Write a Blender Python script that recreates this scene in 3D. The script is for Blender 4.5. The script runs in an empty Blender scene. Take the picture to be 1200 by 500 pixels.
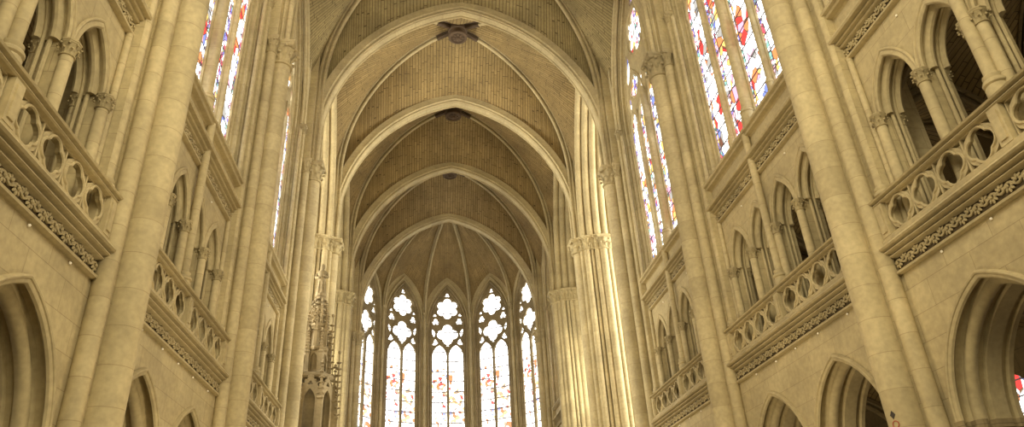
import bpy, bmesh, math, random
from mathutils import Vector, Matrix
from mathutils.geometry import delaunay_2d_cdt
random.seed(7)
S = bpy.context.scene
COL = S.collection
PI = math.pi

# ------------------------------------------------------------------ materials
def new_mat(name):
    m = bpy.data.materials.new(name); m.use_nodes = True
    nt = m.node_tree; nt.nodes.clear()
    return m, nt.nodes, nt.links

def math_node(N, L, op, a, b=None, c=None):
    n = N.new('ShaderNodeMath'); n.operation = op
    for i, v in enumerate((a, b, c)):
        if v is None: continue
        if isinstance(v, (int, float)): n.inputs[i].default_value = v
        else: L.new(v, n.inputs[i])
    return n.outputs[0]

def mix_rgb(N, L, mode, fac, a, b):
    n = N.new('ShaderNodeMix'); n.data_type = 'RGBA'; n.blend_type = mode
    for i, v in ((0, fac), (6, a), (7, b)):
        if isinstance(v, (int, float)): n.inputs[i].default_value = v
        elif isinstance(v, tuple): n.inputs[i].default_value = (*v, 1)
        else: L.new(v, n.inputs[i])
    return n.outputs[2]

def stone(name, base, alt, joint, bw=1.15, bh=.52, mortar=.008, coords='wall', mottling=.35, jitter=.5, bump=.25, rough=.85, msoft=.3):
    m, N, L = new_mat(name)
    out = N.new('ShaderNodeOutputMaterial'); bs = N.new('ShaderNodeBsdfPrincipled')
    L.new(bs.outputs[0], out.inputs[0]); bs.inputs['Roughness'].default_value = rough
    geo = N.new('ShaderNodeNewGeometry')
    if coords == 'uv':
        uv = N.new('ShaderNodeUVMap'); su = N.new('ShaderNodeSeparateXYZ'); L.new(uv.outputs[0], su.inputs[0])
        row = math_node(N, L, 'FLOOR', math_node(N, L, 'DIVIDE', su.outputs[1], bh))
        wn = N.new('ShaderNodeTexWhiteNoise'); wn.noise_dimensions = '1D'; L.new(row, wn.inputs['W'])
        cu = N.new('ShaderNodeCombineXYZ'); L.new(math_node(N, L, 'MULTIPLY_ADD', wn.outputs['Value'], 2.3, su.outputs[0]), cu.inputs[0]); L.new(su.outputs[1], cu.inputs[1])
        vec = cu.outputs[0]
    else:
        sp = N.new('ShaderNodeSeparateXYZ'); L.new(geo.outputs['Position'], sp.inputs[0])
        cb = N.new('ShaderNodeCombineXYZ')
        if coords == 'wall':
            L.new(math_node(N, L, 'ADD', sp.outputs[0], sp.outputs[1]), cb.inputs[0])
            L.new(sp.outputs[2], cb.inputs[1])
        else:   # drums of a shaft: joints by height only, a shift of its own for every object
            oi = N.new('ShaderNodeObjectInfo')
            cb.inputs[0].default_value = 3.0
            L.new(math_node(N, L, 'MULTIPLY_ADD', oi.outputs['Random'], 5.0, sp.outputs[2]), cb.inputs[1])
        vec = cb.outputs[0]
    br = N.new('ShaderNodeTexBrick'); L.new(vec, br.inputs['Vector'])
    br.inputs['Scale'].default_value = 1; br.inputs['Brick Width'].default_value = bw if coords != 'drum' else 50
    br.inputs['Row Height'].default_value = bh; br.inputs['Mortar Size'].default_value = mortar
    br.inputs['Mortar Smooth'].default_value = msoft
    br.inputs['Color1'].default_value = (*base, 1); br.inputs['Color2'].default_value = (*alt, 1)
    br.inputs['Mortar'].default_value = (*joint, 1)
    no = N.new('ShaderNodeTexNoise'); no.inputs['Scale'].default_value = .55; no.inputs['Detail'].default_value = 6
    no.inputs['Roughness'].default_value = .62
    L.new(geo.outputs['Position'], no.inputs['Vector'])
    rp = N.new('ShaderNodeMapRange'); L.new(no.outputs[0], rp.inputs[0])
    rp.inputs[1].default_value = .3; rp.inputs[2].default_value = .7; rp.inputs[3].default_value = 1 - mottling; rp.inputs[4].default_value = 1.12
    c = mix_rgb(N, L, 'MULTIPLY', 1.0, br.outputs[0], rp.outputs[0])
    n2 = N.new('ShaderNodeTexNoise'); n2.inputs['Scale'].default_value = 9; n2.inputs['Detail'].default_value = 5
    L.new(geo.outputs['Position'], n2.inputs['Vector'])
    r2 = N.new('ShaderNodeMapRange'); L.new(n2.outputs[0], r2.inputs[0])
    r2.inputs[1].default_value = .3; r2.inputs[2].default_value = .7; r2.inputs[3].default_value = .86; r2.inputs[4].default_value = 1.08
    c = mix_rgb(N, L, 'MULTIPLY', 1.0, c, r2.outputs[0])
    if coords == 'uv':   # bed joints of the courses
        fr = math_node(N, L, 'FRACT', math_node(N, L, 'DIVIDE', su.outputs[1], bh))
        c = mix_rgb(N, L, 'MIX', math_node(N, L, 'MULTIPLY', math_node(N, L, 'LESS_THAN', fr, .15), .85), c, joint)
    L.new(c, bs.inputs['Base Color'])
    bp = N.new('ShaderNodeBump'); bp.inputs['Strength'].default_value = bump; bp.inputs['Distance'].default_value = .02
    h = math_node(N, L, 'SUBTRACT', math_node(N, L, 'MULTIPLY', n2.outputs[0], .5), br.outputs['Fac'])
    L.new(h, bp.inputs['Height']); L.new(bp.outputs[0], bs.inputs['Normal'])
    return m

LIME = (.475, .392, .215); LIME2 = (.42, .342, .185)
M = {}
M['ashlar'] = stone('ashlar_limestone', LIME, (.44, .358, .192), (.31, .245, .125), mottling=.28, msoft=.6)
M['drum'] = stone('drum_limestone', (.485, .40, .222), (.405, .33, .178), (.34, .27, .14), bh=.68, mortar=.008, coords='drum', mottling=.25, bump=.12)
M['carved'] = stone('carved_limestone', LIME, LIME2, LIME2, mortar=0, mottling=.25)
M['leaf'] = stone('carved_leafwork', (.42, .342, .18), (.37, .30, .155), LIME2, mortar=0, mottling=.35)
M['shade_groove'] = stone('shade_darkened_frieze_ground', (.11, .08, .04), (.09, .066, .032), (.1, .07, .04), mortar=0, mottling=.3)  # hollow's shade behind the leaf frieze, put into the ground colour
M['web'] = stone('small_block_vaulting', (.345, .275, .125), (.28, .22, .095), (.10, .07, .028), bw=.8, bh=.21, mortar=.012, coords='uv', mottling=.35, bump=.5)
M['web_ochre'] = stone('ochre_block_vaulting', (.315, .225, .09), (.25, .175, .066), (.09, .058, .022), bw=.8, bh=.21, mortar=.012, coords='uv', mottling=.30, bump=.5)
M['boss'] = stone('sooty_boss_stone', (.10, .062, .032), (.08, .05, .026), (.08, .05, .03), mortar=0, mottling=.4)
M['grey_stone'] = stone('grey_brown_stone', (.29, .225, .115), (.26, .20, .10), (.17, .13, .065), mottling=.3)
M['spire'] = stone('weathered_carved_stone', (.31, .24, .125), (.26, .20, .10), (.3, .25, .15), mortar=0, mottling=.45)
M['floor'] = stone('floor_slabs', (.22, .17, .11), (.17, .13, .09), (.1, .08, .05), bw=1, bh=1, mottling=.2)
M['dark_mark'] = stone('dark_slate', (.05, .04, .03), (.05, .04, .03), (.05, .04, .03), mortar=0)
M['red_mark'] = stone('red_painted_stone', (.42, .10, .06), (.40, .10, .06), (.4, .1, .06), mortar=0)
M['stud'] = stone('white_stud', (.9, .85, .72), (.9, .85, .72), (.9, .85, .72), mortar=0, mottling=.05)
M['lead'] = stone('lead_strip', (.035, .03, .028), (.03, .028, .025), (.03, .03, .03), mortar=0)

def glass_mat(name, strength, seed, barrow=.62, colour_amount=.62, borders=True, low_colour=None, tint=(1, .985, .95), dense=False):
    """Stained glass lit from outside: UV u counts lights, v is height in metres."""
    m, N, L = new_mat(name)
    out = N.new('ShaderNodeOutputMaterial')
    uv = N.new('ShaderNodeUVMap'); sp = N.new('ShaderNodeSeparateXYZ'); L.new(uv.outputs[0], sp.inputs[0])
    u, v = sp.outputs[0], sp.outputs[1]
    fu = math_node(N, L, 'FRACT', u)
    c = math_node(N, L, 'MULTIPLY', math_node(N, L, 'ABSOLUTE', math_node(N, L, 'SUBTRACT', fu, .5)), 2)
    cell = math_node(N, L, 'FLOOR', u)
    def voro(sx, sy, off):
        cb = N.new('ShaderNodeCombineXYZ')
        L.new(math_node(N, L, 'MULTIPLY', u, sx), cb.inputs[0]); L.new(math_node(N, L, 'MULTIPLY', v, sy), cb.inputs[1])
        cb.inputs[2].default_value = off
        vo = N.new('ShaderNodeTexVoronoi'); vo.inputs['Scale'].default_value = 1; L.new(cb.outputs[0], vo.inputs['Vector'])
        ve = N.new('ShaderNodeTexVoronoi'); ve.feature = 'DISTANCE_TO_EDGE'; ve.inputs['Scale'].default_value = 1
        L.new(cb.outputs[0], ve.inputs['Vector'])
        s2 = N.new('ShaderNodeSeparateColor'); L.new(vo.outputs['Color'], s2.inputs[0])
        return s2.outputs[0], ve.outputs['Distance']
    def ramp(fac, stops, interp='CONSTANT'):
        r = N.new('ShaderNodeValToRGB'); r.color_ramp.interpolation = interp
        el = r.color_ramp.elements
        el[0].position = stops[0][0]; el[0].color = (*stops[0][1], 1)
        el[1].position = stops[1][0]; el[1].color = (*stops[1][1], 1)
        for p, col in stops[2:]:
            e = el.new(p); e.color = (*col, 1)
        L.new(fac, r.inputs[0]); return r.outputs[0]
    W = tuple(strength * t for t in tint)
    big, bigd = voro(*((5.5, 4.2) if dense else (4.6, 2.7)), seed)
    small, smd = voro(9, 5.5, seed + 11)
    k = colour_amount
    field = ramp(big, [(0, W), (1 - k * .95, (.95, .28, .10)), (1 - k * .78, (1.3, .68, .18)), (1 - k * .6, (.85, .06, .05)), (1 - k * .45, W),
                       (1 - k * .30, (.22, .28, .75)), (1 - k * .2, (.42, .40, .36)), (1 - k * .1, (.95, .45, .62))])
    if dense: field = ramp(big, [(0, W), (.42, (1.5, .85, .32)), (.52, (.85, .30, .12)), (.60, W), (.70, (.55, .40, .26)), (.76, (1.7, 1.2, .7)), (.84, W), (.93, (.38, .42, .75)), (.96, (.9, .12, .1))])
    bord = ramp(small, [(0, (1.5, .75, .9)), (.18, W), (.40, (.75, .12, .16)), (.50, (.35, .28, .85)), (.64, (1.4, .8, .25)), (.74, W), (.9, (.3, .6, .5))])
    # figures sit in loose vertical patches between clear quarries
    cb = N.new('ShaderNodeCombineXYZ'); L.new(math_node(N, L, 'MULTIPLY', u, .9), cb.inputs[0]); L.new(math_node(N, L, 'MULTIPLY', v, .28), cb.inputs[1])
    cb.inputs[2].default_value = seed * 3.1
    no = N.new('ShaderNodeTexNoise'); no.inputs['Scale'].default_value = 1.6; no.inputs['Detail'].default_value = 2; L.new(cb.outputs[0], no.inputs['Vector'])
    patch = math_node(N, L, 'GREATER_THAN', no.outputs[0], .46 if dense else .45)
    if low_colour is not None:   # pictured panels only below a height, clear glass above it
        patch = math_node(N, L, 'MULTIPLY', patch, math_node(N, L, 'LESS_THAN', v, low_colour))
    col = mix_rgb(N, L, 'MIX', patch, W, field)
    if borders:
        isb = math_node(N, L, 'GREATER_THAN', c, .66)
        col = mix_rgb(N, L, 'MIX', isb, col, bord)
        ln = math_node(N, L, 'LESS_THAN', math_node(N, L, 'ABSOLUTE', math_node(N, L, 'SUBTRACT', c, .66)), .03)
    # leads and saddle bars
    fv = math_node(N, L, 'FRACT', math_node(N, L, 'DIVIDE', v, barrow))
    bar = math_node(N, L, 'LESS_THAN', fv, .10)
    lead = math_node(N, L, 'MULTIPLY', math_node(N, L, 'LESS_THAN', bigd, .045), .85)
    dark = math_node(N, L, 'MAXIMUM', bar, lead)
    if borders:
        dark = math_node(N, L, 'MAXIMUM', dark, ln)
        dark = math_node(N, L, 'MAXIMUM', dark, math_node(N, L, 'MULTIPLY', math_node(N, L, 'LESS_THAN', smd, .06), math_node(N, L, 'MULTIPLY', isb, .8)))
    col = mix_rgb(N, L, 'MIX', dark, col, (.06, .045, .04))
    em = N.new('ShaderNodeEmission'); L.new(col, em.inputs[0]); em.inputs[1].default_value = 1
    gl = N.new('ShaderNodeBsdfGlossy'); gl.inputs['Roughness'].default_value = .15; gl.inputs[0].default_value = (.04, .04, .04, 1)
    ad = N.new('ShaderNodeAddShader'); L.new(em.outputs[0], ad.inputs[0]); L.new(gl.outputs[0], ad.inputs[1])
    L.new(ad.outputs[0], out.inputs[0])
    return m
GS = 2.3
M['glass_a'] = glass_mat('stained_glass_pale_a', GS, 1.0)
M['glass_b'] = glass_mat('stained_glass_pale_b', GS, 5.0)
M['glass_c'] = glass_mat('stained_glass_pale_c', GS, 9.0, colour_amount=.6)
M['glass_d'] = glass_mat('stained_glass_pale_d', GS, 14.0, colour_amount=.6)
M['glass_apse'] = glass_mat('stained_glass_apse', 3.0, 21.0, barrow=.85, colour_amount=.8, low_colour=18.2, borders=False, dense=True)
M['glass_rose'] = glass_mat('stained_glass_small', 2.5, 31.0, barrow=.4, colour_amount=.8)

# ------------------------------------------------------------------ mesh helpers
def finish(name, bm, mat, parent=None, smooth=False, recalc=True):
    if recalc: bmesh.ops.recalc_face_normals(bm, faces=bm.faces)
    org = Vector(parent['org']) if parent is not None and 'org' in parent else Vector((0, 0, 0))
    if org.length: bmesh.ops.translate(bm, verts=bm.verts, vec=-org)
    me = bpy.data.meshes.new(name); bm.to_mesh(me); bm.free()
    me.materials.append(mat)
    if smooth:
        for p in me.polygons: p.use_smooth = True
        try: me.set_sharp_from_angle(angle=math.radians(38))
        except Exception: pass
    o = bpy.data.objects.new(name, me); COL.objects.link(o)
    if parent is not None:
        o.parent = parent
        if 'org' in parent: o['org'] = tuple(parent['org'])
    return o

def thing(name, label, cat, org=(0, 0, 0), group=None):
    o = bpy.data.objects.new(name, None); COL.objects.link(o); o.empty_display_size = .2
    o['org'] = tuple(org); o['category'] = cat; o['kind'] = 'thing'
    if label: o['label'] = label
    if group: o['group'] = group
    return o

KIDS = {}
def copy_tree(o, parent=None):
    c = o.copy(); COL.objects.link(c)
    if parent is not None: c.parent = parent
    for ch in list(o.children): copy_tree(ch, c)
    return c

def put(o, rot, base, label=None):
    """Place a thing built in bay coordinates: x outward from the axis, y along the wall."""
    R = Matrix.Rotation(rot, 3, 'Z')
    o.location = R @ Vector(o['org']) + Vector(base)
    o.rotation_euler = (0, 0, rot)
    if label: o['label'] = label
    return o

class Kit:
    """first use places the prototype itself, later uses place copies"""
    def __init__(self, proto): self.p = proto; self.used = False
    def place(self, rot, base, label=None, group=None):
        o = self.p if not self.used else copy_tree(self.p)
        if not self.used: self.used = True
        put(o, rot, base, label)
        if group: o['group'] = group
        return o

def box(bm, x0, x1, y0, y1, z0, z1):
    v = [bm.verts.new((x, y, z)) for x in (x0, x1) for y in (y0, y1) for z in (z0, z1)]
    for f in ((0, 1, 3, 2), (4, 6, 7, 5), (0, 4, 5, 1), (2, 3, 7, 6), (0, 2, 6, 4), (1, 5, 7, 3)):
        bm.faces.new([v[i] for i in f])

def lathe(bm, cx, cy, prof, n=20, a0=0., sy=1.):
    rings = []
    for r, z in prof:
        rings.append([bm.verts.new((cx + r * math.cos(a0 + 2 * PI * i / n), cy + sy * r * math.sin(a0 + 2 * PI * i / n), z)) for i in range(n)])
    for a, b in zip(rings, rings[1:]):
        for i in range(n):
            bm.faces.new((a[i], a[(i + 1) % n], b[(i + 1) % n], b[i]))
    bm.faces.new(rings[0][::-1]); bm.faces.new(rings[-1])

def ball(bm, c, r, sx=1, sy=1, sz=1, seg=8, rot=None):
    mat = Matrix.Translation(Vector(c)) @ (rot.to_4x4() if rot else Matrix.Identity(4)) @ Matrix.Diagonal((sx * r, sy * r, sz * r, 1))
    bmesh.ops.create_uvsphere(bm, u_segments=seg, v_segments=max(4, seg - 2), radius=1, matrix=mat)

def arch(cy, a, zs, za, n=12, z0=None):
    """pointed arch path in (y, z): left springer, apex, right springer (with legs down to z0)"""
    h = za - zs
    c = (h * h - a * a) / (2 * a); r = a + c
    amax = math.atan2(h, c) if c > 0 else math.atan2(h, c)
    P = []
    for i in range(n + 1):
        t = amax * i / n
        P.append((cy - (r * math.cos(t) - c), zs + r * math.sin(t)))
    Q = [(2 * cy - y, z) for y, z in P[:-1]][::-1]
    P = P + Q
    if z0 is not None: P = [(cy - a, z0)] + P + [(cy + a, z0)]
    return P

def archz(f, a, zs, za):
    """height of the pointed arch at distance f*a from its centre"""
    h = za - zs; c = (h * h - a * a) / (2 * a); r = a + c
    return zs + math.sqrt(max(0, r * r - (abs(f) * a + c) ** 2))

def sweep(bm, path, prof, fn, closed=False, cap=True):
    """path in a plane (p, q); profile (a, b): a outward from the path's left, b across the plane; fn(p, q, b) -> xyz"""
    n = len(path); rings = []
    for i in range(n):
        if closed: t0 = Vector(path[i]) - Vector(path[i - 1]); t1 = Vector(path[(i + 1) % n]) - Vector(path[i])
        else:
            t0 = Vector(path[i]) - Vector(path[i - 1]) if i > 0 else Vector(path[1]) - Vector(path[0])
            t1 = Vector(path[i + 1]) - Vector(path[i]) if i < n - 1 else t0
        t0.normalize(); t1.normalize(); t = (t0 + t1)
        if t.length < 1e-6: t = t0.copy()
        t.normalize(); k = 1 / max(.35, t.dot(t0))
        m = Vector((-t.y, t.x)) * k
        rings.append([bm.verts.new(fn(path[i][0] + a * m.x, path[i][1] + a * m.y, b)) for a, b in prof])
    k = len(prof); rr = list(zip(rings, rings[1:]))
    if closed: rr.append((rings[-1], rings[0]))
    for A, B in rr:
        for j in range(k):
            try: bm.faces.new((A[j], A[(j + 1) % k], B[(j + 1) % k], B[j]))
            except ValueError: pass
    if cap and not closed:
        bm.faces.new(rings[0][::-1]); bm.faces.new(rings[-1])

def ring_path0(r, cy, cz, n=20): return [(cy + r * math.cos(2 * PI * i / n), cz + r * math.sin(2 * PI * i / n)) for i in range(n)]
def circ(r, a=0., b=0., n=8, ph=0):
    return [(a + r * math.cos(ph + 2 * PI * i / n), b + r * math.sin(ph + 2 * PI * i / n)) for i in range(n)]

YZ = lambda p, q, b: (b, p, q)          # the wall plane of a bay
def rot2(p, c, a):
    x, y = p[0] - c[0], p[1] - c[1]
    return (c[0] + x * math.cos(a) - y * math.sin(a), c[1] + x * math.sin(a) + y * math.cos(a))

def plate(bm, outline, holes, x0, x1, fn=YZ):
    """a slab with pierced openings"""
    vs, es = [], []
    for loop in [outline] + holes:
        k = len(vs); n = len(loop)
        vs += [Vector(p) for p in loop]; es += [(k + i, k + (i + 1) % n) for i in range(n)]
    V, E, F, *_ = delaunay_2d_cdt(vs, es, [], 1, 1e-6)
    def inside(p, loop):
        c = False; n = len(loop)
        for i in range(n):
            (x1, y1), (x2, y2) = loop[i], loop[i - 1]
            if (y1 > p.y) != (y2 > p.y) and p.x < (x2 - x1) * (p.y - y1) / (y2 - y1) + x1: c = not c
        return c
    bb = [(min(q[0] for q in h), max(q[0] for q in h), min(q[1] for q in h), max(q[1] for q in h), h) for h in holes]
    keep = []
    for f in F:
        c = sum((V[i] for i in f), Vector((0, 0))) / len(f)
        if inside(c, outline) and not any(a <= c.x <= b and d <= c.y <= e and inside(c, h) for a, b, d, e, h in bb): keep.append(f)
    F = keep
    A = [bm.verts.new(fn(v.x, v.y, x0)) for v in V]; B = [bm.verts.new(fn(v.x, v.y, x1)) for v in V]
    cnt = {}
    for f in F:
        bm.faces.new([A[i] for i in f]); bm.faces.new([B[i] for i in reversed(f)])
        for i in range(len(f)):
            e = tuple(sorted((f[i], f[(i + 1) % len(f)]))); cnt[e] = cnt.get(e, 0) + 1
    for (i, j), c in cnt.items():
        if c == 1: bm.faces.new((A[i], A[j], B[j], B[i]))
    bmesh.ops.delete(bm, geom=[v for v in bm.verts if not v.link_faces], context='VERTS')

def foil(cy, cz, n, R, r, ph=PI / 2, seg=7, sy=1., sz=1.):
    """an n-lobed foil: lobes of radius r centred at distance R"""
    # angle on each lobe where neighbouring lobes meet
    d = R * math.sin(PI / n)
    d = min(d, r * .999)
    beta = PI / 2 + PI / n - math.acos(d / r) if False else None
    # intersection point of two neighbour circles lies on the bisector
    rho = R * math.cos(PI / n) + math.sqrt(max(0, r * r - (R * math.sin(PI / n)) ** 2))
    P = []
    for k in range(n):
        a = ph + 2 * PI * k / n
        c = Vector((R * math.cos(a), R * math.sin(a)))
        i0 = Vector((rho * math.cos(a - PI / n), rho * math.sin(a - PI / n))) - c
        th0 = math.atan2(i0.y, i0.x) - a
        th0 = -((-th0) % (2 * PI))
        th1 = -th0
        for j in range(seg):
            t = th0 + (th1 - th0) * j / seg
            P.append((cy + sy * (c.x + r * math.cos(a + t)), cz + sz * (c.y + r * math.sin(a + t))))
    return P

def cylinder(bm, x, y, r, z0, z1, n=18): lathe(bm, x, y, [(r, z0), (r, z1)], n)

def shaft_obj(parent, name, x, y, r, z0, z1, n=18, mat='drum'):
    bm = bmesh.new(); cylinder(bm, x, y, r, z0, z1, n)
    return finish(name, bm, M[mat], parent, smooth=True)

def leaf(bm, cx, cy, ang, r0, z0, hgt, w, curl):
    """one curled leaf on a capital's bell"""
    d = Vector((math.cos(ang), math.sin(ang), 0)); s = Vector((-d.y, d.x, 0)); rows = []
    for t, rr, ww in ((0, 0, .6), (.4, .10, 1.), (.75, .45, .95), (1., 1., .6), (.9, 1.25, .25)):
        c = Vector((cx, cy, z0 + hgt * t)) + d * (r0 + curl * rr)
        rows.append([bm.verts.new(c - s * w * ww * .5), bm.verts.new(c + d * w * .18), bm.verts.new(c + s * w * ww * .5)])
    for a, b in zip(rows, rows[1:]):
        bm.faces.new((a[0], a[1], b[1], b[0])); bm.faces.new((a[1], a[2], b[2], b[1]))
    tip = rows[3][1].co
    ball(bm, tip - Vector((0, 0, .02)), w * .36, seg=6)

def capital_obj(parent, x, y, r, z0, h, name='capital', square=True, n=8, label=None):
    """leafed bell under a moulded abacus; z0 is the neck"""
    bm = bmesh.new()
    R = r * 1.50
    lathe(bm, x, y, [(r * 1.0, z0 - .02 * h), (r * 1.22, z0), (r * 1.25, z0 + .05 * h), (r * 1.05, z0 + .09 * h), (r * 1.04, z0 + .3 * h),
                     (r * 1.12, z0 + .55 * h), (r * 1.38, z0 + .74 * h), (r * 1.4, z0 + .76 * h)], 16)
    for k in range(n):
        leaf(bm, x, y, 2 * PI * k / n, r * 1.02, z0 + .1 * h, h * .34, r * .56, r * .42)
        leaf(bm, x, y, 2 * PI * (k + .5) / n, r * 1.04, z0 + .36 * h, h * .38, r * .58, r * .52)
    na, ph = (4, PI / 4) if square else (8, PI / 8)
    q = 1.32 if square else 1.02
    lathe(bm, x, y, [(R * q * .88, z0 + .76 * h), (R * q * .97, z0 + .80 * h), (R * q, z0 + .84 * h), (R * q, z0 + .88 * h), (R * q * 1.06, z0 + .91 * h), (R * q * 1.06, z0 + h)], na, ph)
    o = finish(name, bm, M['leaf'], parent)
    if label: o['label'] = label
    return o

def base_obj(parent, x, y, r, z0, h, name='base'):
    bm = bmesh.new()
    lathe(bm, x, y, [(r * 1.55, z0), (r * 1.55, z0 + .42 * h), (r * 1.35, z0 + .50 * h), (r * 1.62, z0 + .56 * h), (r * 1.66, z0 + .64 * h), (r * 1.5, z0 + .72 * h),
                     (r * 1.2, z0 + .76 * h), (r * 1.2, z0 + .82 * h), (r * 1.34, z0 + .88 * h), (r * 1.3, z0 + .95 * h), (r, z0 + h)], 16)
    return finish(name, bm, M['carved'], parent, smooth=True)

def ring_path(r, n=24): return [(r * math.cos(2 * PI * i / n), r * math.sin(2 * PI * i / n)) for i in range(n)]

# ------------------------------------------------------------------ the vaults
def grid_mesh(bm, uvl, P, U):
    V = [[bm.verts.new(p) for p in row] for row in P]
    for i in range(len(P) - 1):
        for j in range(len(P[0]) - 1):
            q = [(i, j), (i + 1, j), (i + 1, j + 1), (i, j + 1)]
            try: f = bm.faces.new([V[a][b] for a, b in q])
            except ValueError: continue
            for lp, (a, b) in zip(f.loops, q): lp[uvl].uv = U[a][b]

def web_cell(bm, uvl, A, B, axis, bulge=0.0, m=8):
    """courses run from curve A to curve B (lists of 3-D points)"""
    P, U = [], []; s = 0
    for i, (a, b) in enumerate(zip(A, B)):
        if i: s += ((A[i] - A[i - 1]).length * .5 + (B[i] - B[i - 1]).length * .5)
        row, ur = [], []
        for j in range(m + 1):
            t = j / m; p = a.lerp(b, t); p = p + Vector((0, 0, bulge * 4 * t * (1 - t) * (b - a).length / 4))
            row.append(p); ur.append(((p.x if axis == 'x' else p.y), s))
        P.append(row); U.append(ur)
    grid_mesh(bm, uvl, P, U)

def vault(bm, uvl, xa, xb, y0, y1, zs, zt, zsw, zw, zc, n=14, zst=None, zsd=None):
    """four-part vault on a rectangle: zt apex of arches across x, zw of arches along y, zc centre"""
    xm, ym = (xa + xb) / 2, (y0 + y1) / 2; hx, hy = (xb - xa) / 2, (y1 - y0) / 2
    F = [1.0] + [math.cos(i / n * PI / 2) * .99995 for i in range(n + 1)]      # 1 at the wall, 0 at the crown
    hd = math.hypot(hx, hy)
    zst = zst or zs; zsd = zsd or zs
    D = lambda f: archz(f, hd, zsd, zc) if f < .9999 else zs
    for sy, yy in ((-1, y0), (1, y1)):
        for sx in (-1, 1):
            A = [Vector((xm + sx * hx * f, yy, archz(f, hx, zst, zt) if f < .9999 else zs)) for f in F]
            B = [Vector((xm + sx * hx * f, ym + sy * hy * f, D(f))) for f in F]
            web_cell(bm, uvl, A, B, 'y', bulge=.06)
    for sx, xx in ((-1, xa), (1, xb)):
        for sy in (-1, 1):
            A = [Vector((xx + sx * .45, ym + sy * hy * f, archz(f, hy, zsw, zw) if f < .999 else zs)) for f in F]
            B = [Vector((xm + sx * hx * f, ym + sy * hy * f, D(f))) for f in F]
            web_cell(bm, uvl, A, B, 'x', bulge=.03)

_h = [(-.04, .19), (-.09, .20), (-.13, .17), (-.12, .12), (-.03, .10), (-.03, .075), (-.15, .06), (-.18, .09), (-.24, .10), (-.30, .065), (-.325, .0)]
RIBP = [(.03, -.19), (.03, .19)] + _h + [(a, -b) for a, b in _h[-2::-1]]
def rib_profile(s=1., lift=0): return [(a * s + lift, b * s) for a, b in RIBP]

def half_rib(bm, c0, c1, zs, zc, prof, n=18, z0=None):
    """rib from springer c0 (x, y) to crown point c1"""
    c0, c1 = Vector(c0), Vector(c1); L = (c1 - c0).length; d = (c1 - c0) / L; nrm = Vector((d.y, -d.x))
    P = [(0, z0)] if z0 else []
    for i in range(n + 1):
        th = i / n * PI / 2; f = math.cos(th)
        P.append((L * (1 - f), archz(f, L, zs, zc)))
    sweep(bm, P, prof, lambda p, q, b: (c0.x + d.x * p + nrm.x * b, c0.y + d.y * p + nrm.y * b, q))

# ------------------------------------------------------------------ measured frame of the nave
L = 8.0; Y = {'O': -3.8, 'P': 4.2, 'A': 12.2, 'B': 20.2, 'C': 28.2, 'D': 36.2, 'E': 44.2, 'F': 52.2}
XS = 7.0                       # axis of the great shafts
ZCAP = 19.3; ZARCH = 29.05; ZBOSS = 31.9
SIDES = ((0.0, 'right'), (PI, 'left'))

def struct(name, bm, mat, **k):
    o = finish(name, bm, M[mat], **k); o['kind'] = 'structure'; return o

# ---- floor
bm = bmesh.new(); box(bm, -20, 20, -6, 60, -.3, 0); struct('floor', bm, 'floor')

# ---- nave wall of one bay (arcade stage, gallery stage, clerestory stage)
ARC = 1.63; AH = 1.475; AZS = 3.7; AZA = 5.74
TRIC = (-2.19, -.73, .73, 2.19); TH = .625; TZS = 9.98; TZA = 11.05; TX = 7.72
WH = 2.80; WZ0 = 13.28; WZS = 21.0; WZA = 27.1; GX = 8.02
def bay_wall(bm):
    plate(bm, [(-4, 0), (4, 0), (4, 7.05), (-4, 7.05)], [[p for p in arch(s * ARC, AH + .12, AZS, AZA + .14, z0=.02)] for s in (-1, 1)], 7.4, 8.45)
    plate(bm, [(-4, 7.05), (4, 7.05), (4, 12.1), (-4, 12.1)], [arch(c, TH + .05, TZS, TZA + .06, z0=7.2, n=9) for c in TRIC], TX, 8.25)
    plate(bm, [(-4, 12.1), (4, 12.1), (4, 31.5), (-4, 31.5)], [arch(0, WH + .42, WZS, WZA + .5, z0=13.22, n=16)], 7.72, 8.7)
def side_rooms(bm):
    """aisle and gallery outer walls, gallery floor"""
    box(bm, 8.3, 13.3, -4, 4, 6.75, 7.1)
    plate(bm, [(-4, 0), (4, 0), (4, 6.8), (-4, 6.8)], [ring_path0(.55, 0, 5.2)] + [arch(s * .5, .36, 3.9, 4.4, z0=2.0, n=6) for s in (-1, 1)] , 13.0, 13.4)
    box(bm, 12.6, 13.0, -4, 4, 7.1, 13.2)
    box(bm, 8.2, 13.0, -4, 4, 12.6, 13.0)
wall_me = None; rooms_me = None
for rot, side in SIDES:
    for k, key in enumerate(('O', 'P', 'A', 'B', 'E')):
        yc = Y[key] + 4
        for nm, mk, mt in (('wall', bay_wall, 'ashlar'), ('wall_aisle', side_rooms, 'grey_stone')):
            me = wall_me if nm == 'wall' else rooms_me
            if me is None:
                bm = bmesh.new(); mk(bm); o = finish(nm + '_' + side, bm, M[mt])
                if nm == 'wall': wall_me = o.data
                else: rooms_me = o.data
            else:
                o = bpy.data.objects.new(nm + '_' + side, me); COL.objects.link(o)
            o['kind'] = 'structure'; o['org'] = (0, 0, 0); put(o, rot, (0, yc, 0))

BAYS = [('P', 'nearest bay'), ('A', 'second bay'), ('B', 'third bay'), ('E', 'bay beside the apse')]

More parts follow.
